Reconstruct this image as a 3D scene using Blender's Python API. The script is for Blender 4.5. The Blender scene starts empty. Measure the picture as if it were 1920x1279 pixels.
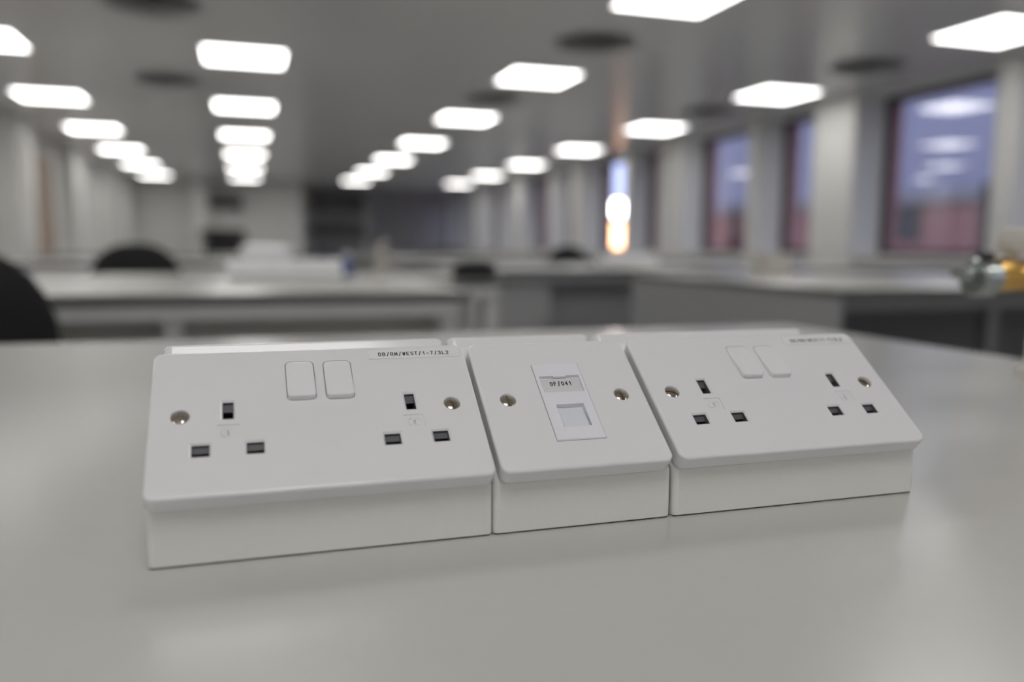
import bpy, bmesh, math, random
from mathutils import Vector, Matrix

S = bpy.context.scene
COL = S.collection
rnd = random.Random(7)

# ------------------------------------------------------------------ camera, world, exposure
T = 0.9                                   # height of the bench worktops
CAM = Vector((-0.0311135, -0.3539759, T + 0.1320235))
YAW, PITCH, ROLL, FPX = 0.3078, 0.1142, 0.0067, 1564.31
cy, sy = math.cos(YAW), math.sin(YAW)
f0 = Vector((sy, cy, 0)); r0 = Vector((cy, -sy, 0)); u0 = Vector((0, 0, 1))
cp, sp = math.cos(PITCH), math.sin(PITCH)
f1 = f0 * cp - u0 * sp; u1 = u0 * cp + f0 * sp
cr, sr = math.cos(ROLL), math.sin(ROLL)
r2 = r0 * cr + u1 * sr; u2 = u1 * cr - r0 * sr
cam = bpy.data.cameras.new('camera')
cam.sensor_width = 36; cam.sensor_fit = 'HORIZONTAL'
cam.lens = FPX / 1920 * 36
cam.clip_start = 0.02; cam.clip_end = 300
cam.dof.use_dof = True; cam.dof.focus_distance = 0.412; cam.dof.aperture_fstop = 3.2
co = bpy.data.objects.new('camera', cam); COL.objects.link(co)
M = Matrix.Identity(4)
for i in range(3):
    M[i][0], M[i][1], M[i][2], M[i][3] = r2[i], u2[i], -f1[i], CAM[i]
co.matrix_world = M
S.camera = co

PANEL_LIGHT = 9.0
w = bpy.data.worlds.new('dusk_sky'); S.world = w; w.use_nodes = True
bg = w.node_tree.nodes['Background']
bg.inputs[0].default_value = (0.56, 0.59, 0.84, 1); bg.inputs[1].default_value = 2.0
vs = S.view_settings
vs.view_transform = 'Standard'; vs.look = 'None'; vs.gamma = 1; vs.use_curve_mapping = False
vs.exposure = -0.2

# ------------------------------------------------------------------ helpers
def P(x, y, z):                           # metres measured from the camera's foot -> world
    return Vector((x + CAM.x, y + CAM.y, z))
X0, Y0 = CAM.x, CAM.y

def mat(name, col, rough=0.5, metal=0.0, spec=0.5, noise=0.0, nscale=40, bump=0.0, bscale=800, coat=0.0):
    m = bpy.data.materials.new(name); m.use_nodes = True
    nt = m.node_tree; b = nt.nodes['Principled BSDF']
    b.inputs['Base Color'].default_value = (*col, 1); b.inputs['Roughness'].default_value = rough
    b.inputs['Metallic'].default_value = metal; b.inputs['Specular IOR Level'].default_value = spec
    b.inputs['Coat Weight'].default_value = coat; b.inputs['Coat Roughness'].default_value = 0.05
    tc = nt.nodes.new('ShaderNodeTexCoord')
    n = nt.nodes.new('ShaderNodeTexNoise'); n.inputs['Scale'].default_value = nscale
    n.inputs['Detail'].default_value = 3
    nt.links.new(tc.outputs['Object'], n.inputs['Vector'])
    mx = nt.nodes.new('ShaderNodeMix'); mx.data_type = 'RGBA'
    k = noise
    mx.inputs[6].default_value = (*[c * (1 - k) for c in col], 1)
    mx.inputs[7].default_value = (*[min(1, c * (1 + k)) for c in col], 1)
    nt.links.new(n.outputs['Fac'], mx.inputs[0]); nt.links.new(mx.outputs[2], b.inputs['Base Color'])
    if bump:
        n2 = nt.nodes.new('ShaderNodeTexNoise'); n2.inputs['Scale'].default_value = bscale
        n2.inputs['Detail'].default_value = 2
        nt.links.new(tc.outputs['Object'], n2.inputs['Vector'])
        bp = nt.nodes.new('ShaderNodeBump'); bp.inputs['Strength'].default_value = 1
        bp.inputs['Distance'].default_value = bump
        nt.links.new(n2.outputs['Fac'], bp.inputs['Height']); nt.links.new(bp.outputs[0], b.inputs['Normal'])
    return m

def emis(name, col, s):
    m = bpy.data.materials.new(name); m.use_nodes = True
    nt = m.node_tree; nt.nodes.clear()
    e = nt.nodes.new('ShaderNodeEmission'); o = nt.nodes.new('ShaderNodeOutputMaterial')
    e.inputs[0].default_value = (*col, 1); e.inputs[1].default_value = s
    nt.links.new(e.outputs[0], o.inputs[0]); return m

def glassmat(name, tint):
    m = bpy.data.materials.new(name); m.use_nodes = True
    nt = m.node_tree; nt.nodes.clear()
    o = nt.nodes.new('ShaderNodeOutputMaterial'); mx = nt.nodes.new('ShaderNodeMixShader')
    t = nt.nodes.new('ShaderNodeBsdfTransparent'); g = nt.nodes.new('ShaderNodeBsdfGlossy')
    fr = nt.nodes.new('ShaderNodeFresnel'); ge = nt.nodes.new('ShaderNodeNewGeometry')
    mr = nt.nodes.new('ShaderNodeMapRange'); mr.inputs[3].default_value = 1.85; mr.inputs[4].default_value = 1/1.85
    nt.links.new(ge.outputs['Backfacing'], mr.inputs[0]); nt.links.new(mr.outputs[0], fr.inputs[0])
    t.inputs[0].default_value = (*tint, 1); g.inputs['Roughness'].default_value = 0.02
    nt.links.new(fr.outputs[0], mx.inputs[0]); nt.links.new(t.outputs[0], mx.inputs[1])
    nt.links.new(g.outputs[0], mx.inputs[2]); nt.links.new(mx.outputs[0], o.inputs[0]); return m

def brickmat(name, c1, c2, mortar, scale):
    m = mat(name, c1, 0.85); nt = m.node_tree; b = nt.nodes['Principled BSDF']
    tc = nt.nodes.new('ShaderNodeTexCoord'); sx = nt.nodes.new('ShaderNodeSeparateXYZ')
    cx = nt.nodes.new('ShaderNodeCombineXYZ'); ad = nt.nodes.new('ShaderNodeMath')
    nt.links.new(tc.outputs['Object'], sx.inputs[0]); nt.links.new(sx.outputs[0], ad.inputs[0])
    nt.links.new(sx.outputs[1], ad.inputs[1]); nt.links.new(ad.outputs[0], cx.inputs[0])
    nt.links.new(sx.outputs[2], cx.inputs[1])
    br = nt.nodes.new('ShaderNodeTexBrick'); br.inputs['Scale'].default_value = scale
    br.inputs['Color1'].default_value = (*c1, 1); br.inputs['Color2'].default_value = (*c2, 1)
    br.inputs['Mortar'].default_value = (*mortar, 1)
    nt.links.new(cx.outputs[0], br.inputs['Vector'])
    nt.links.new(br.outputs['Color'], b.inputs['Base Color']); return m

class MB:
    def __init__(s): s.v = []; s.f = []
    def add(s, vs, fs):
        k = len(s.v); s.v += [tuple(v) for v in vs]; s.f += [tuple(i + k for i in f) for f in fs]; return s
    def box(s, a, b):
        x0, y0, z0 = a; x1, y1, z1 = b
        return s.add([(x0,y0,z0),(x1,y0,z0),(x1,y1,z0),(x0,y1,z0),(x0,y0,z1),(x1,y0,z1),(x1,y1,z1),(x0,y1,z1)],
                     [(0,3,2,1),(4,5,6,7),(0,1,5,4),(1,2,6,5),(2,3,7,6),(3,0,4,7)])
    def loft(s, rings, cap=True):         # rings bottom -> top, counter-clockwise
        n = len(rings[0]); vs = [p for r in rings for p in r]; fs = []
        for k in range(len(rings) - 1):
            for i in range(n):
                j = (i + 1) % n
                fs.append((k*n+i, k*n+j, (k+1)*n+j, (k+1)*n+i))
        if cap: fs.append(tuple(reversed(range(n)))); fs.append(tuple((len(rings)-1)*n + i for i in range(n)))
        return s.add(vs, fs)
    def lathe(s, prof, c=(0,0,0), n=24, axis='z', cap=True):   # prof: (radius, height)
        rings = []
        for r, h in prof:
            ring = []
            for i in range(n):
                a = 2 * math.pi * i / n; p = (r*math.cos(a), r*math.sin(a), h)
                if axis == 'x': p = (p[2], p[0], p[1])
                if axis == 'y': p = (p[1], p[2], p[0])
                ring.append((p[0]+c[0], p[1]+c[1], p[2]+c[2]))
            rings.append(ring)
        return s.loft(rings, cap)
    def tube(s, pts, r, n=10):
        pts = [Vector(p) for p in pts]; rings = []
        for i, p in enumerate(pts):
            d = (pts[min(i+1, len(pts)-1)] - pts[max(i-1, 0)]).normalized()
            a = d.cross(Vector((0,0,1)))
            if a.length < 1e-3: a = Vector((1,0,0))
            a.normalize(); b = a.cross(d)
            rr = r[i] if isinstance(r, (list, tuple)) else r
            rings.append([tuple(p + (a*math.cos(t) + b*math.sin(t)) * rr) for t in [-2*math.pi*k/n for k in range(n)]])
        return s.loft(rings)
    def mesh(s, name, m=None, smooth=None, flat_area=None, bevel=None):
        me = bpy.data.meshes.new(name); me.from_pydata(s.v, [], s.f)
        bm = bmesh.new(); bm.from_mesh(me)
        bmesh.ops.recalc_face_normals(bm, faces=bm.faces)
        if bevel:
            es = [e for e in bm.edges if len(e.link_faces) == 2 and e.calc_face_angle(0) > 0.6]
            bmesh.ops.bevel(bm, geom=es, offset=bevel, segments=3, profile=0.5, affect='EDGES')
        bm.to_mesh(me); bm.free()
        if m: me.materials.append(m)
        if smooth: finish(me, smooth, flat_area)
        return me

def finish(me, ang=35, flat_area=None):
    for p in me.polygons: p.use_smooth = True
    me.set_sharp_from_angle(angle=math.radians(ang))
    if flat_area:
        sh = me.attributes.get('sharp_edge') or me.attributes.new('sharp_edge', 'BOOLEAN', 'EDGE')
        ek = {tuple(sorted(e.vertices)): e.index for e in me.edges}
        for p in me.polygons:
            if p.area > flat_area:
                vs_ = list(p.vertices)
                for i in range(len(vs_)):
                    sh.data[ek[tuple(sorted((vs_[i], vs_[(i+1) % len(vs_)])))]].value = True

def link(name, me, parent=None, loc=(0,0,0), rot=(0,0,0), label=None):
    o = bpy.data.objects.new(name, me); COL.objects.link(o)
    o.location = loc; o.rotation_euler = rot
    if parent: o.parent = parent
    if label: o['label'] = label
    return o
def tag(o, label, cat, group=None):
    o['label'] = label; o['category'] = cat
    if group: o['group'] = group
    return o
def thing(name, label, cat, loc=(0,0,0), rz=0, group=None):
    return tag(link(name, None, None, loc, (0,0,rz)), label, cat, group)
def struct(name, me, parent=None):
    o = link(name, me, parent)
    if not parent: o['kind'] = 'structure'
    return o
def copy_tree(o, parent=None):
    c = o.copy(); COL.objects.link(c); c.parent = parent
    for ch in list(o.children): copy_tree(ch, c)
    return c

def rrect(w_, h_, r, z, inset=0.0, c=(0,0), n=8, zf=None):
    hw, hh = w_/2 - inset, h_/2 - inset; rr = max(r - inset, 0.0002 if r > 0 else 0)
    pts = []
    if r <= 0:
        cs = [(hw,-hh),(hw,hh),(-hw,hh),(-hw,-hh)]
        for a, b in cs: pts.append((c[0]+a, c[1]+b))
    else:
        for k, (sx_, sy_) in enumerate(((1,-1),(1,1),(-1,1),(-1,-1))):
            for i in range(n + 1):
                a = math.radians(-90 + 90*k + 90*i/n)
                pts.append((c[0] + sx_*(hw-rr) + rr*math.cos(a), c[1] + sy_*(hh-rr) + rr*math.sin(a)))
    return [(x, y, (zf(x, y) if zf else 0) + z) for x, y in pts]

def boolean(me, cutters, m):
    base = bpy.data.objects.new('tmp', me); COL.objects.link(base); tmp = []
    for cme in cutters:
        c = bpy.data.objects.new('tmpc', cme); COL.objects.link(c); tmp.append(c)
        md = base.modifiers.new('b', 'BOOLEAN'); md.object = c; md.operation = 'DIFFERENCE'; md.solver = 'EXACT'
    dg = bpy.context.evaluated_depsgraph_get(); dg.update()
    out = bpy.data.meshes.new_from_object(base.evaluated_get(dg))
    for o in tmp + [base]:
        d = o.data; bpy.data.objects.remove(o); 
        if d.users == 0: bpy.data.meshes.remove(d)
    out.materials.clear(); out.materials.append(m); return out

def arc(cx_, cy_, rx, ry, a0, a1, n=8):
    return [(cx_ + rx*math.cos(math.radians(a0+(a1-a0)*i/n)), cy_ + ry*math.sin(math.radians(a0+(a1-a0)*i/n))) for i in range(n+1)]
GLYPH = {   # strokes in a cell 1 wide, 1 high
    'D': [[(.0,0),(0,1),(.5,1)] + arc(.5,.5,.5,.5,90,-90,10) + [(0,0)]],
    'B': [[(0,0),(0,1),(.65,1)] + arc(.65,.76,.28,.24,90,-90,6) + [(0,.52)], [(.65,.52)] + arc(.68,.26,.32,.26,90,-90,6) + [(0,0)]],
    'R': [[(0,0),(0,1),(.68,1)] + arc(.68,.75,.32,.25,90,-90,6) + [(0,.5)], [(.6,.5),(1,0)]],
    'M': [[(0,0),(0,1),(.5,.3),(1,1),(1,0)]],
    'W': [[(0,1),(.25,0),(.5,.8),(.75,0),(1,1)]],
    'E': [[(1,1),(0,1),(0,0),(1,0)], [(0,.52),(.85,.52)]],
    'F': [[(1,1),(0,1),(0,0)], [(0,.52),(.82,.52)]],
    'S': [arc(.5,.75,.46,.25,20,180,7) + arc(.5,.75,.46,.24,180,250,3) + arc(.5,.26,.5,.26,70,-160,10)],
    'T': [[(0,1),(1,1)], [(.5,1),(.5,0)]],
    '/': [[(.12,-.12),(.88,1.1)]],
    '-': [[(.05,.45),(.95,.45)]],
    '1': [[(.12,.72),(.45,.84),(.6,1),(.6,0)]],
    '7': [[(0,1),(1,1),(.55,.5),(.36,0)]],
    '3': [arc(.48,.76,.42,.24,165,-90,9), arc(.48,.26,.5,.26,90,-165,10)],
    'L': [[(0,1),(0,0),(1,0)]],
    '2': [arc(.5,.7,.46,.3,170,-20,8) + [(.0,0),(1,0)]],
    '0': [arc(.5,.5,.5,.5,0,360,18)],
    '4': [[(.72,0),(.72,1),(0,.3),(1,.3)]],
}
def text_mesh(s, pitch, height, m, bold=0.0, z=0.0, fill=.72):
    """flat stroke lettering, one glyph per fixed cell, starting at x = 0, baseline y = 0"""
    mb = MB(); k = 0
    for i, ch in enumerate(s):
        wd = pitch * fill; hh = height - bold
        for st in GLYPH[ch]:
            pts = [(pitch*(i+.5) + (x-.5)*(wd-bold), bold/2 + y*hh) for x, y in st]
            for (xa, ya), (xb, yb) in zip(pts, pts[1:]):
                dx, dy = xb-xa, yb-ya; l = math.hypot(dx, dy)
                if l < 1e-7: continue
                nx, ny = -dy/l*bold/2, dx/l*bold/2; k += 1; zz = z + (k % 40)*2e-8
                mb.add([(xa-nx, ya-ny, zz), (xb-nx, yb-ny, zz), (xb+nx, yb+ny, zz), (xa+nx, ya+ny, zz)], [(0,1,2,3)])
            for (x, y) in pts:
                k += 1; zz = z + (k % 40)*2e-8
                mb.add([(x+bold/2*math.cos(a*math.pi/4), y+bold/2*math.sin(a*math.pi/4), zz) for a in range(8)], [tuple(range(8))])
    me = bpy.data.meshes.new('lettering'); me.from_pydata(mb.v, [], mb.f); me.materials.append(m); return me

# ------------------------------------------------------------------ materials
m_plastic = mat('white_moulded_plastic', (0.81, 0.812, 0.835), 0.14, spec=0.5, noise=0.01, bump=0.000004, bscale=2500)
m_rocker = mat('white_switch_plastic', (0.82, 0.82, 0.845), 0.2, noise=0.01)
m_module = mat('cool_white_module_plastic', (0.84, 0.84, 0.90), 0.22, noise=0.01)
m_shutter_w = mat('pale_blue_white_shutter', (0.76, 0.79, 0.85), 0.25)
m_powder = mat('textured_white_powder_coat', (0.77, 0.77, 0.745), 0.36, noise=0.02, nscale=300, bump=0.00004, bscale=900)
m_tape = mat('label_tape_white', (0.82, 0.82, 0.84), 0.3)
m_paper = mat('label_paper', (0.70, 0.70, 0.71), 0.5)
m_ink = mat('black_ink', (0.02, 0.02, 0.022), 0.5)
m_slot = mat('dark_grey_slot_plastic', (0.10, 0.10, 0.115), 0.5)
m_nickel = mat('nickel_plated_brass', (0.62, 0.55, 0.47), 0.16, metal=1.0, noise=0.05, nscale=900)
m_top = mat('pale_grey_laminate', (0.545, 0.548, 0.522), 0.26, spec=0.35, noise=0.015, nscale=60, bump=0.000006, bscale=1200)
m_edge_shade = mat('shaded_worktop_edge', (0.11, 0.11, 0.11), 0.45)  # shade on the worktop sides, put into a flat dark grey
m_frame = mat('light_grey_steel', (0.60, 0.60, 0.60), 0.4, noise=0.02)
m_modesty = mat('dark_grey_board', (0.52, 0.51, 0.47), 0.6, noise=0.05)
m_cab = mat('mid_grey_cupboard_laminate', (0.35, 0.35, 0.36), 0.5, noise=0.03)
m_cab2 = mat('light_grey_cupboard_laminate', (0.46, 0.46, 0.47), 0.5, noise=0.03)
m_wall = mat('off_white_wall_paint', (0.74, 0.74, 0.715), 0.7, noise=0.02, nscale=3)
m_pier = mat('white_pier_paint', (0.74, 0.74, 0.715), 0.6, noise=0.02, nscale=3)
m_ceil = mat('grey_white_ceiling_metal', (0.63, 0.63, 0.63), 0.26, spec=0.65, noise=0.02, nscale=2)
m_floor = mat('grey_vinyl_floor', (0.40, 0.40, 0.40), 0.45, noise=0.08, nscale=6)
m_lightframe = mat('light_fitting_frame', (0.7, 0.7, 0.7), 0.4)
m_diff = emis('lit_diffuser', (1.0, 0.975, 0.94), PANEL_LIGHT)
m_vent = mat('dark_diffuser_metal', (0.32, 0.32, 0.32), 0.5)
m_blackfab = mat('black_chair_fabric', (0.012, 0.012, 0.013), 0.9, noise=0.3, nscale=300)
m_blackpl = mat('black_plastic', (0.02, 0.02, 0.022), 0.4)
m_glass = glassmat('window_glass', (0.93, 0.95, 0.97))
m_winframe = mat('dark_brown_window_frame', (0.07, 0.05, 0.055), 0.45)
m_brick = brickmat('red_brick', (0.50, 0.20, 0.18), (0.42, 0.15, 0.14), (0.45, 0.36, 0.34), 4.5)
m_clad = mat('blue_grey_cladding', (0.46, 0.47, 0.58), 0.6, noise=0.05, nscale=1)
m_render = mat('grey_render', (0.35, 0.34, 0.35), 0.8, noise=0.1, nscale=2)
m_asph = mat('asphalt', (0.06, 0.06, 0.065), 0.85, noise=0.2, nscale=5)
m_brass = mat('brass', (0.86, 0.52, 0.14), 0.2, metal=1.0)
m_chrome = mat('chrome', (0.42, 0.45, 0.44), 0.22, metal=1.0)
m_cab_shade = mat('shaded_grey_laminate', (0.15, 0.15, 0.155), 0.5, noise=0.03)  # cupboard grey darkened to carry the shade on the right-hand bench front
m_cream = mat('cream_plastic', (0.60, 0.57, 0.52), 0.4)
m_wood = mat('orange_brown_door_wood', (0.46, 0.36, 0.29), 0.5, noise=0.1, nscale=8)
m_blue = mat('blue_plastic', (0.08, 0.13, 0.35), 0.4)
m_darkmetal = mat('dark_grey_metal', (0.05, 0.05, 0.055), 0.5)

# ------------------------------------------------------------------ room shell
XL, XP, XG, XO = X0 - 2.62, X0 + 5.43, X0 + 5.775, X0 + 5.97
YB, YF = Y0 - 6.2, Y0 + 25.5
YN, XN = Y0 + 20.9, X0 + 1.33         # the nearer part of the far wall and where it steps back
HC = T + 0.132 + 1.42
struct('floor', MB().box((XL-.2, YB-.2, -.1), (XO, YF+.2, 0)).mesh('floor', m_floor))
struct('ceiling', MB().box((XL-.2, YB-.2, HC), (XO, YF+.2, HC+.15)).mesh('ceiling', m_ceil))
struct('wall_left', MB().box((XL-.2, YB-.2, 0), (XL, YF+.2, HC)).mesh('wall_left', m_wall))
struct('wall_back', MB().box((XL, YB-.2, 0), (XO, YB, HC)).mesh('wall_back', m_wall))
struct('wall_far', MB().box((XN, YF, 0), (XO, YF+.2, HC)).box((XL, YN, 0), (XN, YN+.2, HC)).box((XN-.2, YN+.2, 0), (XN, YF, HC)).mesh('wall_far', m_wall))
SILL, HEAD = 0.935, T + 0.132 + 1.395
wr = struct('wall_right', MB().box((X0+5.56, YB, 0), (XG+.09, YF, SILL)).mesh('wall_right', m_pier))
link('lintel', MB().box((X0+5.48, YB, HEAD), (XG+.09, YF, HC)).mesh('lintel', m_pier), wr)
link('window_sill', MB().box((X0+5.49, YB, SILL), (XG-.02, YF, SILL+.028)).mesh('window_sill', m_pier, bevel=.004), wr)
piers = []
k0, k1 = -4, 9
for k in range(k0, k1):
    y = 4.88 + 3.28*k; piers.append((y, y+.18))
    y = 6.60 + 3.28*k; piers.append((y, y+.60))
piers = [q for q in sorted(piers) if Y0+q[0] > YB and Y0+q[1] < YF]
for a, b in piers:
    link('pier', MB().box((XP, Y0+a, 0), (XG+.09, Y0+b, HC)).mesh('pier', m_pier, bevel=.012), wr)
# outer brick skin
bw = MB().box((XG+.09, YB, 0), (XO, YF, SILL-.04)).box((XG+.09, YB, HEAD-.03), (XO, YF, HC+.6))
for a, b in piers: bw.box((XG+.09, Y0+a-.01, SILL-.04), (XO, Y0+b+.01, HEAD))
link('brick_outer_skin', bw.mesh('brick_outer_skin', m_brick), wr)
wn = 0
gaps = [(YB-Y0, piers[0][0])] + [(piers[i][1], piers[i+1][0]) for i in range(len(piers)-1)] + [(piers[-1][1], YF-Y0)]
for a, b in gaps:
    if b - a < .3: continue
    wn += 1
    y0, y1, z0, z1 = Y0+a+.002, Y0+b-.002, SILL+.03, HEAD-.002; fw = .05
    fr = MB().box((XG, y0, z0), (XG+.06, y0+fw, z1)).box((XG, y1-fw, z0), (XG+.06, y1, z1))
    fr.box((XG, y0+fw, z0), (XG+.06, y1-fw, z0+fw)).box((XG, y0+fw, z1-fw), (XG+.06, y1-fw, z1))
    wo = link('window_%d' % wn, None); wo['kind'] = 'structure'
    link('window_frame', fr.mesh('window_frame', m_winframe), wo)
    link('pane', MB().box((XG+.025, y0+fw, z0+fw), (XG+.033, y1-fw, z1-fw)).mesh('pane', m_glass), wo)

# left wall: pilasters and a timber door
for i, (a, b) in enumerate(((2.0, 2.6), (6.2, 6.8), (10.6, 11.5), (14.0, 15.3), (17.4, 18.6), (20.0, 20.7))):
    o = struct('trim_%d' % (i+1), MB().box((XL, Y0+a, 0), (XL+.22, Y0+b, HC)).mesh('trim', m_pier, bevel=.01))
d = link('door_1', MB().box((XL, Y0+12.2, 0), (XL+.05, Y0+13.1, 2.1)).mesh('door_1', m_wood)); d['kind'] = 'structure'
link('door_frame', MB().box((XL, Y0+12.12, 0), (XL+.08, Y0+12.2, 2.18)).box((XL, Y0+13.1, 0), (XL+.08, Y0+13.18, 2.18)).box((XL, Y0+12.2, 2.1), (XL+.08, Y0+13.1, 2.18)).mesh('door_frame', m_wood), d)
link('door_handle', MB().tube([(XL+.05, Y0+13.0, 1.0), (XL+.1, Y0+13.0, 1.0), (XL+.1, Y0+12.88, 1.0)], .01).mesh('door_handle', m_chrome, 40), d)
struct('baseboard_left', MB().box((XL, YB, 0), (XL+.02, YN, .1)).mesh('baseboard_left', m_frame))
struct('trim_7', MB().box((X0-1.15, YN-.35, 0), (X0-.8, YN, HC)).mesh('far_pier', m_pier, bevel=.01))

# ceiling lights
def light_proto():
    r = thing('ceiling_light', 'x', 'ceiling light', (0,0,0))
    fm = MB()
    for a, b in (((-.305,-.305),(.305,-.29)), ((-.305,.29),(.305,.305)), ((-.305,-.29),(-.29,.29)), ((.29,-.29),(.305,.29))):
        fm.box((a[0], a[1], -.012), (b[0], b[1], 0))
    link('frame', fm.mesh('light_frame', m_lightframe), r)
    link('diffuser', MB().box((-.29,-.29,-.008), (.29,.29,-.002)).mesh('diffuser', m_diff), r)
    return r
proto = light_proto()
cols = [(-1.77, 'leftmost'), (0.03, 'second'), (2.40, 'third'), (4.76, 'rightmost')]
rows = [(-5.35, None), (-2.90, None), (-0.45, None), (1.98, None), (4.44, 'nearest'), (6.87, 'second nearest'), (9.31, 'third nearest'), (11.75, 'fourth nearest'),
        (14.2, 'fifth nearest'), (16.7, 'sixth nearest'), (19.15, 'farthest')]
vis = {0: (5, 10), 1: (5, 10), 2: (4, 10), 3: (4, 10)}
ordw = ['nearest in view', 'second nearest', 'third nearest', 'fourth nearest', 'fifth nearest', 'sixth nearest', 'seventh nearest']
first = True
for ci, (x, cn) in enumerate(cols):
    for ri, (y, _) in enumerate(rows):
        o = proto if first else copy_tree(proto); first = False
        o.location = P(x, y, HC)
        a, b = vis[ci]
        if ri < a:
            o['label'] = 'square ceiling light of the %s row, out of view, %s from the back wall' % (cn, ['first', 'second', 'third', 'fourth', 'fifth'][ri])
            o['group'] = 'ceiling lights overhead out of view'
        else:
            o['label'] = 'bright square ceiling light, %s of the %s row from the left' % ('farthest' if ri == b else ordw[ri-a], cn)
            o['group'] = 'square ceiling lights in rows'
# ceiling diffusers
def vent():
    r = thing('ceiling_vent', 'x', 'ceiling vent', (0,0,0), 0, 'round dark air diffusers in the ceiling')
    link('rim', MB().lathe([(.29,-.006),(.29,0),(.25,0),(.25,-.006)], n=32, cap=False).add([],[]).mesh('rim', m_vent, 40), r)
    cm = MB()
    for q in (.24, .18, .12, .06): cm.lathe([(q,-.03),(q-.035,-.004),(q-.04,-.004),(q-.005,-.03)], n=32, cap=False)
    link('cone_ring', cm.mesh('cone_rings', m_vent, 40), r)
    link('backing_disc', MB().lathe([(.28,-.004),(.28,-.001)], n=32).mesh('backing', m_vent), r)
    return r
vp = vent()
for i, (x, y, l) in enumerate(((2.38, 5.6, 'round dark air diffuser high in the middle, before the pink ceiling streak'),
        (4.68, 5.6, 'round dark air diffuser above the right window pier'),
        (2.34, 8.0, 'small dark air diffuser beyond the nearest one in the middle'),
        (4.66, 7.95, 'dark air diffuser above the narrow middle windows'),
        (-.50, 5.55, 'dark air diffuser at the top edge, left of centre'),
        (-.60, 8.05, 'faint dark air diffuser between the two left rows of lights'))):
    o = vp if i == 0 else copy_tree(vp)
    o.location = P(x, y, HC); o['label'] = l

# ------------------------------------------------------------------ outside
struct('ground_outside', MB().box((XO, YB-10, -.15), (X0+40, YF+40, -.05)).mesh('ground_outside', m_asph))
ob = thing('neighbouring_building', 'long building across the yard, red brick below blue-grey ribbed cladding', 'building', P(15, 20, 0))
bx = 0.0
link('brick_wall', MB().box((0, -30, -.05), (6, 34, 2.05)).mesh('brick_wall', m_brick), ob)
cl = MB(); n = 160
pts = []
for i in range(n):
    y = -30 + 64*i/n; st = 64/n
    pts += [(0.0, y), (0.0, y+st*.55), (.06, y+st*.65), (.06, y+st*.9)]
for i in range(len(pts)-1):
    (xa, ya), (xb, yb) = pts[i], pts[i+1]
    cl.add([(xa-.08, ya, 2.35), (xb-.08, yb, 2.35), (xb-.08, yb, 7.5), (xa-.08, ya, 7.5)], [(0,1,2,3)])
cl.box((0, -30, 2.35), (6, 34, 7.5))
link('cladding', cl.mesh('cladding', m_clad), ob)
link('grey_band', MB().box((-.12, -30, 2.05), (6, 34, 2.35)).mesh('grey_band', m_render), ob)
for yy in (-9.5, -6.1, -1.0, 3.5, 8.0):
    link('downpipe', MB().lathe([(.11, 0), (.11, 2.4)], c=(-.14, yy, 0), n=10).mesh('downpipe', m_darkmetal, 40), ob)
for yy in (-11.2, -4.2, 1.2):
    link('dark_opening', MB().box((-.04, yy, 1.2), (.05, yy+1.4, 2.0)).mesh('dark_opening', m_darkmetal), ob)
fb = thing('glow_panel_block', 'added block far outside with glow panels standing in for low sun through haze', 'building', P(13.0, 28.5, 0))  # added block; its glowing panels stand in for low sun and orange haze
link('wall', MB().box((-1.7, 0, 0), (.7, 4, 7)).mesh('wall', m_brick), fb)
def add_glow_panel(z0, z1, w_, m, lb):
    link('glow_panel', MB().box((-w_/2, -.06, z0), (w_/2, -.002, z1)).mesh('glow_panel', m), fb, label=lb)
add_glow_panel(2.75, 4.2, .95, emis('pale_blue_glow', (.55, .62, 1.0), 3.2), 'added pale blue upper glow panel')
add_glow_panel(2.12, 2.66, .66, emis('white_sun_glow', (1.0, .95, .92), 34), 'added white glow panel standing in for the low sun')
add_glow_panel(0.75, 1.86, .95, emis('orange_sun_glow', (1.0, .50, .27), 16), 'added orange glow panel for the haze below the sun')

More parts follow.
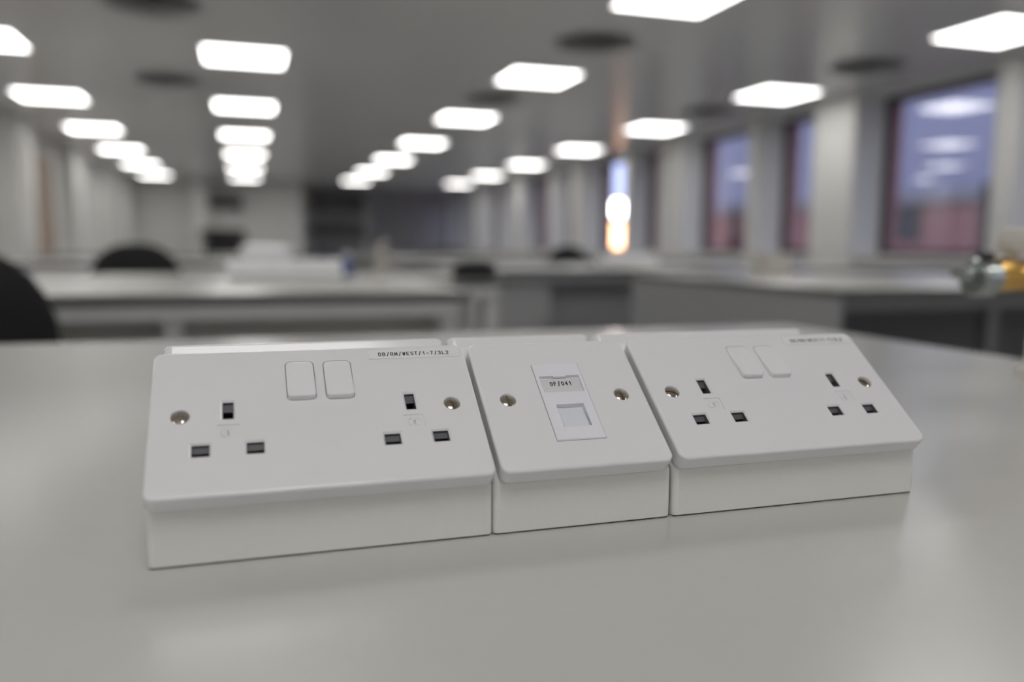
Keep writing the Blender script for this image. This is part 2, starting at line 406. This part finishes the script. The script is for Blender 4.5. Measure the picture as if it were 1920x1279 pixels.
# ------------------------------------------------------------------ benches
def bench(x0, x1, y0, y1, label, legs, rails=True, modesty=0.0, world=False, group=None, cat='bench', legm=None, knee=0, edge=True, mx=None):
    ox, oy = (0, 0) if world else (X0, Y0)
    cx_, cy_ = (x0+x1)/2 + ox, (y0+y1)/2 + oy; hw, hd = (x1-x0)/2, (y1-y0)/2
    r = thing('bench', label, cat, (cx_, cy_, 0), 0, group)
    link('worktop', MB().box((-hw, -hd, T-.025), (hw, hd, T)).mesh('worktop', m_top, 40, bevel=.0015), r)
    rl = .045
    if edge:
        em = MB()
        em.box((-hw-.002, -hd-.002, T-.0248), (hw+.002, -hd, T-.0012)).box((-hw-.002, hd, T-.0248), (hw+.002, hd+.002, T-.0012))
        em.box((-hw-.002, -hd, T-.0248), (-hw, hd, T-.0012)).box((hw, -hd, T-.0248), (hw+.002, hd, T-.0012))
        link('edge_shade_band', em.mesh('edge_shade_band', m_edge_shade), r, label='worktop edge with its shade painted dark grey')
    m = legm or m_frame
    link('frame_rail', MB().box((-hw+.03, -hd+.004, T-.068), (hw-.03, -hd+.02+rl, T-.03)).mesh('frame_rail', m), r)
    link('frame_rail', MB().box((-hw+.03, hd-.02-rl, T-.068), (hw-.03, hd-.004, T-.03)).mesh('frame_rail', m), r)
    for s in (-1, 1):
        a = s*(hw-.03); b = s*(hw-.03-rl)
        link('frame_rail', MB().box((min(a,b), -hd+.02+rl, T-.068), (max(a,b), hd-.02-rl, T-.03)).mesh('frame_rail', m), r)
    for (lx, ly) in legs:
        lx += ox - cx_; ly += oy - cy_
        lm = MB().box((lx-.024, ly-.024, 0.012), (lx+.024, ly+.024, T-.03))
        lm.lathe([(.028, 0), (.028, .012)], c=(lx, ly, 0), n=12)
        link('leg', lm.mesh('leg', m), r)
    link('worktop_spacer', MB().box((-hw+.05, -hd+.03, T-.03), (hw-.05, hd-.03, T-.025)).mesh('spacer', m_darkmetal), r)
    if modesty is not None: link('modesty_panel', MB().box((-hw+.08 if mx is None else mx[0], modesty-.009, .12), (hw-.06 if mx is None else mx[1], modesty+.009, T-.070)).mesh('modesty_panel', m_modesty if legm is None else legm), r)
    if knee: link('knee_panel', MB().box((-hw+.62, -hd+.06, .12), (-hw+.638, -hd+knee, T-.070)).mesh('knee_panel', legm), r)
    return r
def legs4(x0, x1, y0, y1, extra=()):
    a, b, c, d_ = x0+.055, x1-.055, y0+.045, y1-.045
    return [(x, y) for x in (a, b, *extra) for y in (c, d_)]

# the near table (world coordinates)
bench(-1.25, .855, -.71, .872, 'large pale grey worktop table in the foreground under the power outlets', legs4(-1.25, .855, -.71, .872), world=True, cat='table')
bench(-1.9, .61, 2.32, 3.12, 'pale bench with light steel frame, just beyond the foreground table at left', legs4(-1.9, .61, 2.32, 3.12, (-.187, -1.0)), modesty=-.27)
bench(-1.9, .97, 3.125, 3.92, 'pale bench backing onto the nearer left bench', legs4(-1.9, .97, 3.125, 3.92, (-.5,)))
bench(-2.1, .62, 6.0, 7.6, 'second left bench row, seen past the two domed black chairs', legs4(-2.1, .62, 6.0, 7.6))
bench(-2.1, .62, 9.7, 11.3, 'third left bench row, deep in the room', legs4(-2.1, .62, 9.7, 11.3))
bench(1.17, 4.4, 4.35, 5.95, 'grey bench crossing the room beyond the aisle, chair top showing over it', legs4(1.17, 4.4, 4.35, 5.95), modesty=-.62, mx=(-1.14, -.05), legm=m_cab)
bb = bench(1.78, 4.80, 2.20, 3.70, 'right-hand bench with a grey end panel and dark knee space', [(2.44, 2.245), (3.4, 2.245), (4.745, 2.245), (4.745, 3.655)], legm=m_cab_shade, modesty=-.2)
link('end_panel', MB().box((-1.506, -.74, 0), (-1.482, .74, T-.026)).mesh('end_panel', m_cab, bevel=.001), bb, label='mid grey end panel')
bench(1.3, 4.4, 8.0, 9.6, 'bench row beyond the crossing bench, before the windows', legs4(1.3, 4.4, 8.0, 9.6))
bench(1.3, 4.4, 11.4, 12.4, 'farthest bench row on the window side', legs4(1.3, 4.4, 11.4, 12.4))

def cupboard(x0, x1, y0, y1, face, label, m, ndoors=1):
    """face: 'x' (door towards -x) or 'y' (door towards -y)"""
    z0, z1 = .0, T-.070
    r = thing('under_bench_cupboard', label, 'cupboard', (X0+(x0+x1)/2, Y0+(y0+y1)/2, 0))
    hw, hd = (x1-x0)/2, (y1-y0)/2
    link('plinth', MB().box((-hw+.04, -hd+.04, z0), (hw-.01, hd-.01, .1)).mesh('plinth', m_darkmetal), r)
    link('carcass', MB().box((-hw+.02, -hd+.02, .1), (hw, hd, z1)).mesh('carcass', m), r)
    for i in range(ndoors):
        if face == 'x':
            a = -hd + 2*hd*i/ndoors + .002; b = -hd + 2*hd*(i+1)/ndoors - .002
            dm = MB().box((-hw, a, .1), (-hw+.019, b, z1)); h = MB().tube([(-hw, b-.05, .6), (-hw-.03, b-.05, .6), (-hw-.03, b-.05, .46), (-hw, b-.05, .46)], .005)
        else:
            a = -hw + 2*hw*i/ndoors + .002; b = -hw + 2*hw*(i+1)/ndoors - .002
            dm = MB().box((a, -hd, .1), (b, -hd+.019, z1)); h = MB().tube([(b-.05, -hd, .6), (b-.05, -hd-.03, .6), (b-.05, -hd-.03, .46), (b-.05, -hd, .46)], .005)
        dd = link('door', dm.mesh('door', m, bevel=.001), r)
        link('handle', h.mesh('handle', m_chrome, 40), dd)
cupboard(1.25, 1.63, 4.42, 5.0, 'y', 'light grey cupboard under the left end of the crossing bench', m_cab2)
cupboard(2.75, 3.55, 4.42, 5.0, 'y', 'grey cupboard under the right half of the crossing bench', m_cab, 2)

# ------------------------------------------------------------------ power units on the worktop
MM = .001
TILT = 0.6519; YC, ZC = 26.85, 57.49
YM = 79.5                                 # plane of symmetry between front and rear plates
VC, VH = -1.7, 83.2                       # faceplate centre (v) and height
def slope_z(y): return 50.33 + (y - 32.31) * math.tan(TILT)
def enclosure_mesh(w_):
    # folded box, symmetric about y = YM
    hw = w_/2; prof = []
    zf = slope_z(0); yt = 64.0; zt = slope_z(yt)
    half = [(.35, .7), (0, 1.1), (0, zf-2.0), (.45, zf-.7), (1.6, zf+.9), (yt-2.2, zt-1.7), (yt-.9, zt-.7), (yt+1.0, zt)]
    prof = half + [(2*YM-y, z) for y, z in reversed(half)]
    mb = MB(); R = 3.0; n = 6
    secs = []
    for i in range(n+1):                  # rounded vertical end edges: the section shrinks towards each end
        a = math.pi/2 * i/n; secs.append((hw - R + R*math.sin(a), R - R*math.cos(a)))
    xs_ = [(-x, s) for x, s in reversed(secs)] + secs
    rings = []
    for x, s in xs_:
        ring = []
        for y, z in prof:
            yy = y + (s if y < YM else -s) * (1 if (y < 3 or y > 2*YM-3) else 0)
            zz = z - (s*.5 if z > 3 else 0)
            ring.append((x*MM, (yy-YM)*MM, zz*MM))
        rings.append(ring)
    mb.loft(rings)
    return mb.mesh('enclosure', m_powder, 25, 4e-4)

def plate_blank(w_):
    prof = [(1.3, -9.0), (0.55, -8.8), (0.3, -8.2), (0.25, -7.5), (0, -1.5)]
    for i in range(1, 9):
        a = math.pi/2 * i/8; prof.append((1.5*(1-math.cos(a)), -1.5 + 1.5*math.sin(a)))
    prof[-1] = (1.5, 0)
    rings = [[(x*MM, y*MM, z*MM) for x, y, z in rrect(w_, VH, 4.6, zz, ins, (0, VC), 8)] for ins, zz in prof]
    return MB().loft(rings).mesh('blank', m_plastic)
def cutter(w_, h_, r, c, depth, ch=0.0, n=6):
    rr = []
    if ch: seq = [(-depth, 0), (-ch, 0), (0.0, -ch), (1.0, -ch)]
    else: seq = [(-depth, 0), (1.0, 0)]
    rings = [[(x*MM, y*MM, z*MM) for x, y, z in rrect(w_, h_, r, zz, ins, c, n)] for zz, ins in seq]
    return MB().loft(rings).mesh('cut')
def round_cutter(d_, c, depth):
    return MB().lathe([(d_/2*MM, -depth*MM), (d_/2*MM, -.3*MM), ((d_/2+.3)*MM, 0), ((d_/2+.3)*MM, MM)], c=(c[0]*MM, c[1]*MM, 0), n=32).mesh('cut')

SW = [(-8.55, 18.75), (8.9, 18.4)]
PINS = []
for s in (-40.6, 40.6):
    PINS += [((s, 2.75), 4.7, 9.7), ((s-11.1, -19.2), 7.3, 6.2), ((s+11.1, -19.2), 7.3, 6.2)]
def double_plate():
    cs = [round_cutter(7.9, (s*60.3, 0), 4.0) for s in (-1, 1)]
    for c, w_, h_ in PINS: cs.append(cutter(w_, h_, 0, c, 8.0, .8))
    for c in SW: cs.append(cutter(13.3, 25.0, 2.6, c, 3.5))
    for s in (-40.6, 40.6): cs.append(cutter(9.4, 8.6, .5, (s+.1, -10.6 + .3), .35))
    me = boolean(plate_blank(146), cs, m_plastic); finish(me, 28, 4e-4); me.name = 'double_faceplate'; return me
def single_plate():
    cs = [round_cutter(7.9, (s*30.15, 0), 4.0) for s in (-1, 1)]
    cs.append(cutter(25.5, 50.5, 0, (0, -2.5), 3.0))
    me = boolean(plate_blank(86), cs, m_plastic); finish(me, 28, 4e-4); me.name = 'single_faceplate'; return me
me_double, me_single = double_plate(), single_plate()

def rocker_mesh():
    W_, H_ = 12.7, 24.4
    zf = lambda x, y: 1.45 - 1.30 * (y / 12.2) + .12 * (y/12.2)**2
    rings = [rrect(W_, H_, 2.3, -3.2, 0), ]
    for ins, dz in ((0, -.75), (.10, -.38), (.33, -.10), (.8, 0)):
        rings.append(rrect(W_, H_, 2.3, dz, ins, zf=zf))
    rings = [[(x*MM, y*MM, z*MM) for x, y, z in r] for r in rings]
    return MB().loft(rings).mesh('rocker_switch', m_rocker, 30, 1e-4)
me_rocker = rocker_mesh()
def tray_mesh(w_, h_):
    """dark liner of a pin hole with a sloping safety shutter at its foot"""
    a, b = w_/2-.02, h_/2-.02; t = .25; mb = MB(); z0, z1 = -7.9, -.85; q = -b + t + (b*2)*(.54 if b > 4 else .47)
    mb.box((-a, -b, z0), (-a+t, b, z1)).box((a-t, -b, z0), (a, b, z1))
    mb.box((-a+t, -b, z0), (a-t, -b+t, z1)).box((-a+t, b-t, z0), (a-t, b, z1))
    mb.add([(-a+t, b-t, -2.0), (a-t, b-t, -2.0), (a-t, q, -2.8), (-a+t, q, -2.8), (-a+t, b-t, z0), (a-t, b-t, z0), (a-t, q, z0), (-a+t, q, z0)],
           [(0,1,2,3),(4,5,6,7),(0,1,5,4),(1,2,6,5),(2,3,7,6),(3,0,4,7)])
    mb.box((-a+t, -b+t, z0), (a-t, q, z0+.3))
    mb.v = [(x*MM, y*MM, z*MM) for x, y, z in mb.v]
    me = mb.mesh('pin_slot', m_slot); me.materials.append(m_blackpl)
    for p in me.polygons:
        c_ = p.center
        if (abs(c_.y - q*MM) < 1e-6 and abs(p.normal.y) > .9 and abs(c_.x) < 1e-5) or c_.z < -7.3*MM: p.material_index = 1  # shutter edge and pit floor blackened to paint the deep hole's shade
    return me
me_pinE, me_pinL = tray_mesh(4.7, 9.7), tray_mesh(7.3, 6.2)
def screw_mesh():
    prof = [(1.8, -6), (3.6, -2.2), (3.78, -1.8)]
    for i in range(1, 6):
        a = i/6; prof.append((3.78*math.cos(a*math.pi/2), -1.8 + 1.2*math.sin(a*math.pi/2)))
    prof.append((.2, -.6))
    me = MB().lathe([(r*MM, z*MM) for r, z in prof], n=32).mesh('blank')
    c = MB().box((-.5*MM, -5*MM, -2.0*MM), (.55*MM, 5*MM, 0)).mesh('c')
    me = boolean(me, [c], m_nickel); finish(me, 32); me.name = 'screw'; return me
me_screw = screw_mesh()
def emblem_mesh(kind):
    mb = MB()
    def ring(cx_, cy_, rx, ry, a0=0, a1=360, t=.22):
        n_ = 20; o_ = []; 
        for i in range(n_+1):
            a = math.radians(a0 + (a1-a0)*i/n_)
            o_.append((cx_+rx*math.cos(a), cy_+ry*math.sin(a), cx_+(rx-t)*math.cos(a), cy_+(ry-t)*math.sin(a)))
        for i in range(n_):
            p, q = o_[i], o_[i+1]
            mb.add([(p[0],p[1],-.22),(q[0],q[1],-.22),(q[2],q[3],-.22),(p[2],p[3],-.22),(p[0],p[1],-.08),(q[0],q[1],-.08),(q[2],q[3],-.08),(p[2],p[3],-.08)],
                   [(0,3,2,1),(4,5,6,7),(0,1,5,4),(1,2,6,5),(2,3,7,6),(3,0,4,7)])
    ring(-1.5, 0, 1.7, 2.3, 70, 410); ring(1.6, 0, 1.7, 2.3, -60, 240); ring(0, 0, .7, .9)
    mb.v = [(x*MM, y*MM, z*MM) for x, y, z in mb.v]
    return mb.mesh('embossed_mark', m_plastic)
me_emblem = emblem_mesh(0)

# lettering
TXT = 'DB/RM/WEST/1-7/3L2'
me_txt = text_mesh(TXT, 35.9/len(TXT)*MM, 2.6*MM, m_ink, bold=.00042, z=.00030, fill=.76)
me_tape = MB().box((-22.6*MM, -3.1*MM, 0), (22.6*MM, 3.1*MM, .25*MM)).mesh('label_tape', m_tape)
me_of = text_mesh('0F/041', 12.2/6*MM, 3.0*MM, m_ink, bold=.00052, z=.00001, fill=.78)

# data module
def module_mesh():
    rings = [rrect(25, 50, 0, -2.9), rrect(25, 50, 0, .25), rrect(25, 50, 0, .75, .45)]
    me = MB().loft([[(x*MM, y*MM, z*MM) for x, y, z in r] for r in rings]).mesh('blank')
    cs = [cutter(21.4, 11.2, .3, (0, 10.9), .9), cutter(14.6, 14.4, .2, (.2, -10.0), 1.9)]
    for c in cs:
        pass
    me = boolean(me, cs, m_module); finish(me, 25); me.name = 'data_module'; return me
me_module = module_mesh()
me_card = MB().loft([[(x*MM, y*MM, z*MM) for x, y, z in rrect(20.2, 9.4, .3, zz, 0, (0, 0))] for zz in (-.85, -.35)]).mesh('label_card', m_paper)
a_, b_ = 6.7*MM, 6.3*MM
me_shutter = MB().add([(-a_,-b_,0),(a_,-b_,0),(a_,b_,-1.2*MM),(-a_,b_,-1.2*MM),(-a_,-b_,-1.85*MM),(a_,-b_,-1.85*MM),(a_,b_,-1.85*MM),(-a_,b_,-1.85*MM)],
        [(0,1,2,3),(4,5,6,7),(0,1,5,4),(1,2,6,5),(2,3,7,6),(3,0,4,7)]).mesh('port_shutter', m_shutter_w, bevel=.0004)
me_tab = MB().loft([[(x*MM, y*MM, z*MM) for x, y, z in rrect(7, 1.6, .7, zz, 0, (0, 0))] for zz in (-.6, .72, .95)]).mesh('finger_tab', m_module, 40)

GAPS = dict(front=[], rear=[])
def faceplate(unit, double, rear, screws):
    # unit origin: middle of the enclosure's foot; local x along the row
    yl = (YC - YM)*MM; zl = ZC*MM
    fp = link('faceplate', me_double if double else me_single, unit)
    if not rear:
        fp.location = (0, yl, zl); fp.rotation_euler = (TILT, 0, 0)
    else:
        fp.rotation_mode = 'XYZ'
        fp.location = (0, -yl + 2.2*math.cos(TILT)*MM, zl - 2.2*math.sin(TILT)*MM)   # rear plates sit a touch lower
        fp.rotation_euler = (Matrix.Rotation(math.pi, 3, 'Z') @ Matrix.Rotation(TILT, 3, 'X')).to_euler()
    sx = 60.3 if double else 30.15
    for s, a in zip((-1, 1), screws): link('screw', me_screw, fp, (s*sx*MM, 0, 0), (0, 0, math.radians(a)))
    if double:
        for c in SW: link('rocker_switch', me_rocker, fp, (c[0]*MM, c[1]*MM, 0))
        for c, w_, h_ in PINS: link('pin_slot', me_pinE if h_ > w_ else me_pinL, fp, (c[0]*MM, c[1]*MM, 0))
        for s in (-40.6, 40.6): link('embossed_mark', me_emblem, fp, ((s+.1)*MM, -10.3*MM, 0))
    else:
        link('data_module', me_module, fp, (0, -2.5*MM, 0))
        link('label_card', me_card, fp, (0, (-2.5+10.4)*MM, 0))
        link('finger_tab', me_tab, fp, (.1*MM, (-2.5+16.4)*MM, 0))
        link('port_shutter', me_shutter, fp, (.2*MM, (-2.5-10.4)*MM, 0))
    return fp
def unit(x, double, label, screws, rear_screws, wbox, group):
    u = thing('power_outlet_unit' if double else 'data_outlet_unit', label, 'socket box', (x*MM, YM*MM, T), 0, group)
    link('enclosure', enclosure_mesh(wbox), u)
    hw = (wbox/2 - 1.2)*MM
    link('gap_shade_strip', MB().box((-hw, -(YM-1.3)*MM, 0), (hw, (YM-1.3)*MM, .0007)).mesh('gap_shade_strip', m_blackpl), u)  # black strip painting the shadow in the gap under the box
    fp = faceplate(u, double, False, screws)
    faceplate(u, double, True, rear_screws)
    if double:
        link('label_tape', me_tape, fp, (47.3*MM, 34.0*MM, .00002))
        link('lettering', me_txt, fp, (29.2*MM, 32.5*MM, 0))
    else:
        link('lettering', me_of, fp, (-6.1*MM, (-2.5+10.4)*MM, -.33*MM))
    return u
U1 = unit(0, True, 'left white double power socket box reading DB/RM/WEST/1-7/3L2, nearest the camera', (4, 14), (80, 100), 145.9, 'outlet boxes on the near worktop')
U2 = unit(118.33, False, 'middle white data outlet box with card reading 0F/041', (3, 4), (10, 70), 90.2, 'outlet boxes on the near worktop')
U3 = unit(237.6, True, 'right white double power socket box with blurred label, farthest of the three', (70, 40), (20, 90), 145.9, 'outlet boxes on the near worktop')

# the same boxes, plain, on the other benches
def far_units(cx_, cy_, rz, where):
    out = []
    for (dx, src, nm, lb) in ((-118.33, U1, 'power_outlet_unit', 'left'), (0, U2, 'data_outlet_unit', 'middle'), (119.2, U3, 'power_outlet_unit', 'right')):
        c = src.copy(); COL.objects.link(c); c.name = nm
        for ch in src.children:
            q = ch.copy(); COL.objects.link(q); q.parent = c
        a = rz; v = Vector((dx*MM*math.cos(a), dx*MM*math.sin(a), 0))
        c.location = P(cx_, cy_, T) + v; c.rotation_euler = (0, 0, a)
        c['label'] = '%s white outlet box of the row on %s' % (lb, where); c['group'] = 'outlet boxes on the other benches'
far_units(.13, 3.05, 0, 'the near left bench')
far_units(2.45, 5.15, 0, 'the crossing bench')

# ------------------------------------------------------------------ gas taps
def gas_tap(label, loc, rz, body=None, group=None):
    r = thing('gas_tap', label, 'gas tap', loc, rz, group)
    link('post', MB().lathe([(.030,0),(.030,.006),(.021,.012),(.020,.06),(.020,.128),(.016,.134),(.004,.136)], n=28).mesh('post', m_cream, 35), r)
    z = .105
    hexn = MB()
    hexn.lathe([(.0150,-.085),(.0178,-.081),(.0178,-.040),(.0150,-.034),(.013,-.030),(.013,-.015)], c=(0,0,z), n=8, axis='x')
    link('brass_body', hexn.mesh('brass_body', m_brass, 25, bevel=.0006), r, label='brass valve body')
    nz = MB().lathe([(.0165,-.1085),(.0195,-.1060),(.0195,-.0875),(.0175,-.085)], c=(0,0,z-.002), n=28, axis='x')
    link('chrome_collar', nz.mesh('chrome_collar', m_chrome, 25), r, label='chrome collar')
    tp = MB().lathe([(.003,-.131),(.0065,-.1305),(.0075,-.127),(.0050,-.123),(.0050,-.121),(.0085,-.117),(.0085,-.113),(.0070,-.1095),(.0070,-.1085)], c=(0,0,z+.003), n=24, axis='x')
    link('hose_nozzle', tp.mesh('hose_nozzle', m_chrome, 35), r, label='ridged chrome hose nozzle')
    link('dark_washer', MB().lathe([(.008,.0165),(.009,.0175),(.009,.0225),(.006,.024)], c=(-.095,0,z), n=16).mesh('dark_washer', m_blackpl, 35), r)
    link('lever_knob', MB().lathe([(.006,.017),(.006,.024),(.0145,.026),(.016,.030),(.016,.044),(.013,.049),(.004,.050)], c=(-.058,0,z-.002), n=28).mesh('lever_knob', m_cream, 35), r, label='cream control knob')
    return r
g1 = gas_tap('brass and chrome gas tap at the right edge of the near worktop', P(.803, .66, T), 0)
g2 = copy_tree(g1); g2.location = P(.56, 3.62, T); g2.rotation_euler = (0, 0, math.pi/2)
tag(g2, 'small cream gas tap standing on the back of the left bench', 'gas tap')

# ------------------------------------------------------------------ chairs
def superlathe(mb, c, w_, h_, d_, curve, n=28, ey=2.6):
    rings = []
    for k in range(9):
        t = -1 + 2*k/8; s = (1-abs(t)**3)**.5 if abs(t) < 1 else .55
        s = max(s, .8) if 0 < k < 8 else .72
        ring = []
        for i in range(n):
            a = 2*math.pi*i/n; ca, sa = math.cos(a), math.sin(a)
            x = w_/2*s*math.copysign(abs(ca)**(2/ey), ca); z = h_/2*s*math.copysign(abs(sa)**(2/ey), sa)
            if z > 0: x *= 1 - .10*(z/(h_/2))**2
            ring.append((c[0]+x, c[1] + t*d_/2 + curve*(x/(w_/2))**2, c[2]+z))
        rings.append(ring)
    mb.loft(rings); return mb
def chair(label, loc, rz, group):
    r = thing('office_chair', label, 'chair', loc, rz, group)
    st = MB()
    rings = [[(x, y, z) for x, y, z in rrect(.46, .44, .12, zz, ins, (0, 0), 8)] for ins, zz in ((.03,.50),(0,.515),(0,.545),(.02,.57),(.08,.58))]
    link('seat', MB().loft(rings).mesh('seat', m_blackfab, 50), r)
    link('backrest', superlathe(MB(), (0, .24, .80), .46, .46, .07, -.04).mesh('backrest', m_blackfab, 60), r)
    link('back_support', MB().tube([(0,.05,.49),(0,.2,.49),(0,.275,.53),(0,.275,.78)], .014).mesh('back_support', m_blackpl, 40), r)
    link('gas_column', MB().lathe([(.028,.10),(.028,.32),(.018,.32),(.018,.50)], n=16).mesh('gas_column', m_chrome, 35), r)
    for k in range(5):
        a = 2*math.pi*k/5 + .3
        lg = link('base_leg', MB().tube([(.02*math.cos(a), .02*math.sin(a), .12), (.3*math.cos(a), .3*math.sin(a), .075)], [.022, .014]).mesh('base_leg', m_blackpl, 40), r)
        link('castor', MB().lathe([(.03,-.02),(.03,.02)], c=(.3*math.cos(a), .3*math.sin(a), .03), n=14, axis='x').mesh('castor', m_blackpl, 40), lg)
    return r
c1 = chair('large black chair back at the left edge, before the near left bench', P(-.56, 1.72, 0), math.pi*.94, 'black office chairs')
c1.rotation_euler = (0, 0, math.radians(12))
for (x, y, a, l) in ((-.55, 4.55, 0, 'domed black chair top rising behind the left benches'),
                     (2.67, 6.5, 10, 'small black chair top beyond the crossing bench, beside the bright window')):
    c = copy_tree(c1); c.location = P(x, y, 0 if y < 5 else .0); c.rotation_euler = (0, 0, math.radians(a)); c['label'] = l

# black pouch, blue bottle on the left bench
pm = MB().loft([[(x, y, z) for x, y, z in rrect(.17, .12, .03, zz, ins)] for ins, zz in ((.01,0),(0,.008),(0,.04),(.012,.055),(.04,.062))])
wb = thing('storage_box', 'white lidded box behind the outlet boxes on the left bench', 'box', P(.075, 3.42, T))
link('body', MB().loft([[(x, y, z) for x, y, z in rrect(.19, .16, .03, zz, ins)] for ins, zz in ((.006,0),(0,.004),(0,.095))]).mesh('body', m_rocker, 40), wb)
link('lid', MB().loft([[(x, y, z) for x, y, z in rrect(.2, .17, .035, zz, ins)] for ins, zz in ((0,.095),(0,.112),(.012,.122),(.04,.126))]).mesh('lid', m_rocker, 40), wb)
cb = thing('carton', 'small cream carton on the right-hand bench, left of the thick window pier', 'box', P(2.30, 3.30, T))
link('body', MB().box((-.07,-.05,0), (.07,.05,.10)).mesh('body', m_cream, bevel=.003), cb)
link('flap', MB().box((-.07,-.05,.1), (.07,-.004,.104)).box((-.07,.004,.1), (.07,.05,.104)).mesh('flap', m_paper), cb)
po = tag(link('pouch', pm.mesh('pouch', m_blackfab, 50), None, P(.87, 3.24, T)), 'flat black pouch on the right end of the left benches', 'pouch')
bo = thing('bottle', 'small blue bottle on the left bench beside the cream gas tap', 'bottle', P(.42, 3.70, T))
link('body', MB().lathe([(.022,0),(.024,.003),(.024,.06),(.012,.075),(.011,.08)], n=20).mesh('body', m_blue, 40), bo)
link('cap', MB().lathe([(.014,.08),(.014,.098),(.012,.1)], n=20).mesh('cap', m_tape, 40), bo)

# ------------------------------------------------------------------ far racks and equipment
def rack(x0, x1, y, depth, zt, label, binm, seed):
    r = thing('storage_rack', label, 'shelving', P((x0+x1)/2, y, 0)); hw = (x1-x0)/2; rg = random.Random(seed)
    for sx_ in (-1, 1):
        for yy in (0, depth):
            link('upright', MB().box((sx_*hw-.02, yy-.02, 0), (sx_*hw+.02, yy+.02, zt)).mesh('upright', m_frame), r)
    lev = [.15, .70, 1.25, 1.86]
    for z in lev: link('shelf', MB().box((-hw-.02, -.02, z), (hw+.02, depth+.02, z+.03)).mesh('shelf', m_darkmetal), r)
    link('top_panel', MB().box((-hw-.02, -.02, zt-.03), (hw+.02, depth+.02, zt)).mesh('top_panel', m_darkmetal), r)
    return r, lev
ORD = ['leftmost', 'second', 'third', 'fourth', 'fifth', 'sixth', 'seventh', 'eighth', 'rightmost']
def bins(x0, x1, y, z, h, n, m, lb, group, fill=1.0, seed=1):
    rg = random.Random(seed); st = (x1-x0)/n
    for i in range(n):
        if rg.random() > fill: continue
        wd = st*.88; cx_ = x0 + st*(i+.5)
        b = MB().box((-wd/2, -.02, 0), (wd/2, .34, .008))
        b.box((-wd/2, -.02, .008), (-wd/2+.008, .34, h)).box((wd/2-.008, -.02, .008), (wd/2, .34, h)).box((-wd/2+.008, -.02, .008), (wd/2-.008, -.012, h)).box((-wd/2+.008, .332, .008), (wd/2-.008, .34, h))
        o = tag(link('storage_bin', b.mesh('storage_bin', m), None, P(cx_, y+.03, z+.002)), '%s %s' % (ORD[i], lb), 'bin', group)
rack(1.50, 2.95, 21.4, .45, 2.30, 'dark-shelved storage rack left of the middle, deep in the room', None, 1)
bins(1.54, 2.91, 21.4, 1.89, .34, 4, m_blackpl, 'black bin on the upper shelf of the dark rack', 'black bins on the upper shelf of the rack')
bins(1.54, 2.91, 21.4, 1.28, .24, 4, m_blackpl, 'black bin on the chest-high shelf of the dark rack', 'black bins on the chest-high shelf of the rack')
# photocopier and shelf before the far wall
pc = thing('photocopier', 'black photocopier standing before the pale far wall', 'photocopier', P(-.42, 19.2, 0))
link('body', MB().box((-.45, 0, .05), (.45, .65, 1.05)).mesh('body', m_blackpl, bevel=.02), pc)
link('paper_drawer', MB().box((-.4, -.02, .12), (.4, 0, .3)).mesh('paper_drawer', m_darkmetal, bevel=.004), pc)
link('paper_drawer', MB().box((-.4, -.02, .33), (.4, 0, .51)).mesh('paper_drawer', m_darkmetal, bevel=.004), pc)
link('scanner_lid', MB().box((-.5, -.05, 1.12), (.42, .65, 1.34)).mesh('scanner_lid', m_blackpl, bevel=.03), pc)
link('neck', MB().box((-.4, .3, 1.05), (.35, .62, 1.12)).mesh('neck', m_blackpl), pc)
link('control_panel', MB().box((.1, -.22, 1.1), (.5, -.05, 1.16)).mesh('control_panel', m_darkmetal, bevel=.01), pc)
for s in (-.38, .38):
    for t in (.08, .57): link('castor', MB().lathe([(.025,-.02),(.025,.02)], c=(s, t, .026), n=12, axis='x').mesh('castor', m_blackpl, 40), pc)
wsf = thing('wall_shelf', 'dark wall shelf on the far wall above the photocopier', 'shelf', (X0-.5, YN, 1.93))
link('board', MB().box((-.45, -.3, 0), (.45, 0, .03)).mesh('board', m_darkmetal), wsf)
link('front_lip', MB().box((-.45, -.32, -.05), (.45, -.3, .22)).mesh('front_lip', m_darkmetal), wsf)
for s in (-.35, .35): link('bracket', MB().box((s-.015, -.28, -.2), (s+.015, -.001, 0)).mesh('bracket', m_darkmetal), wsf)
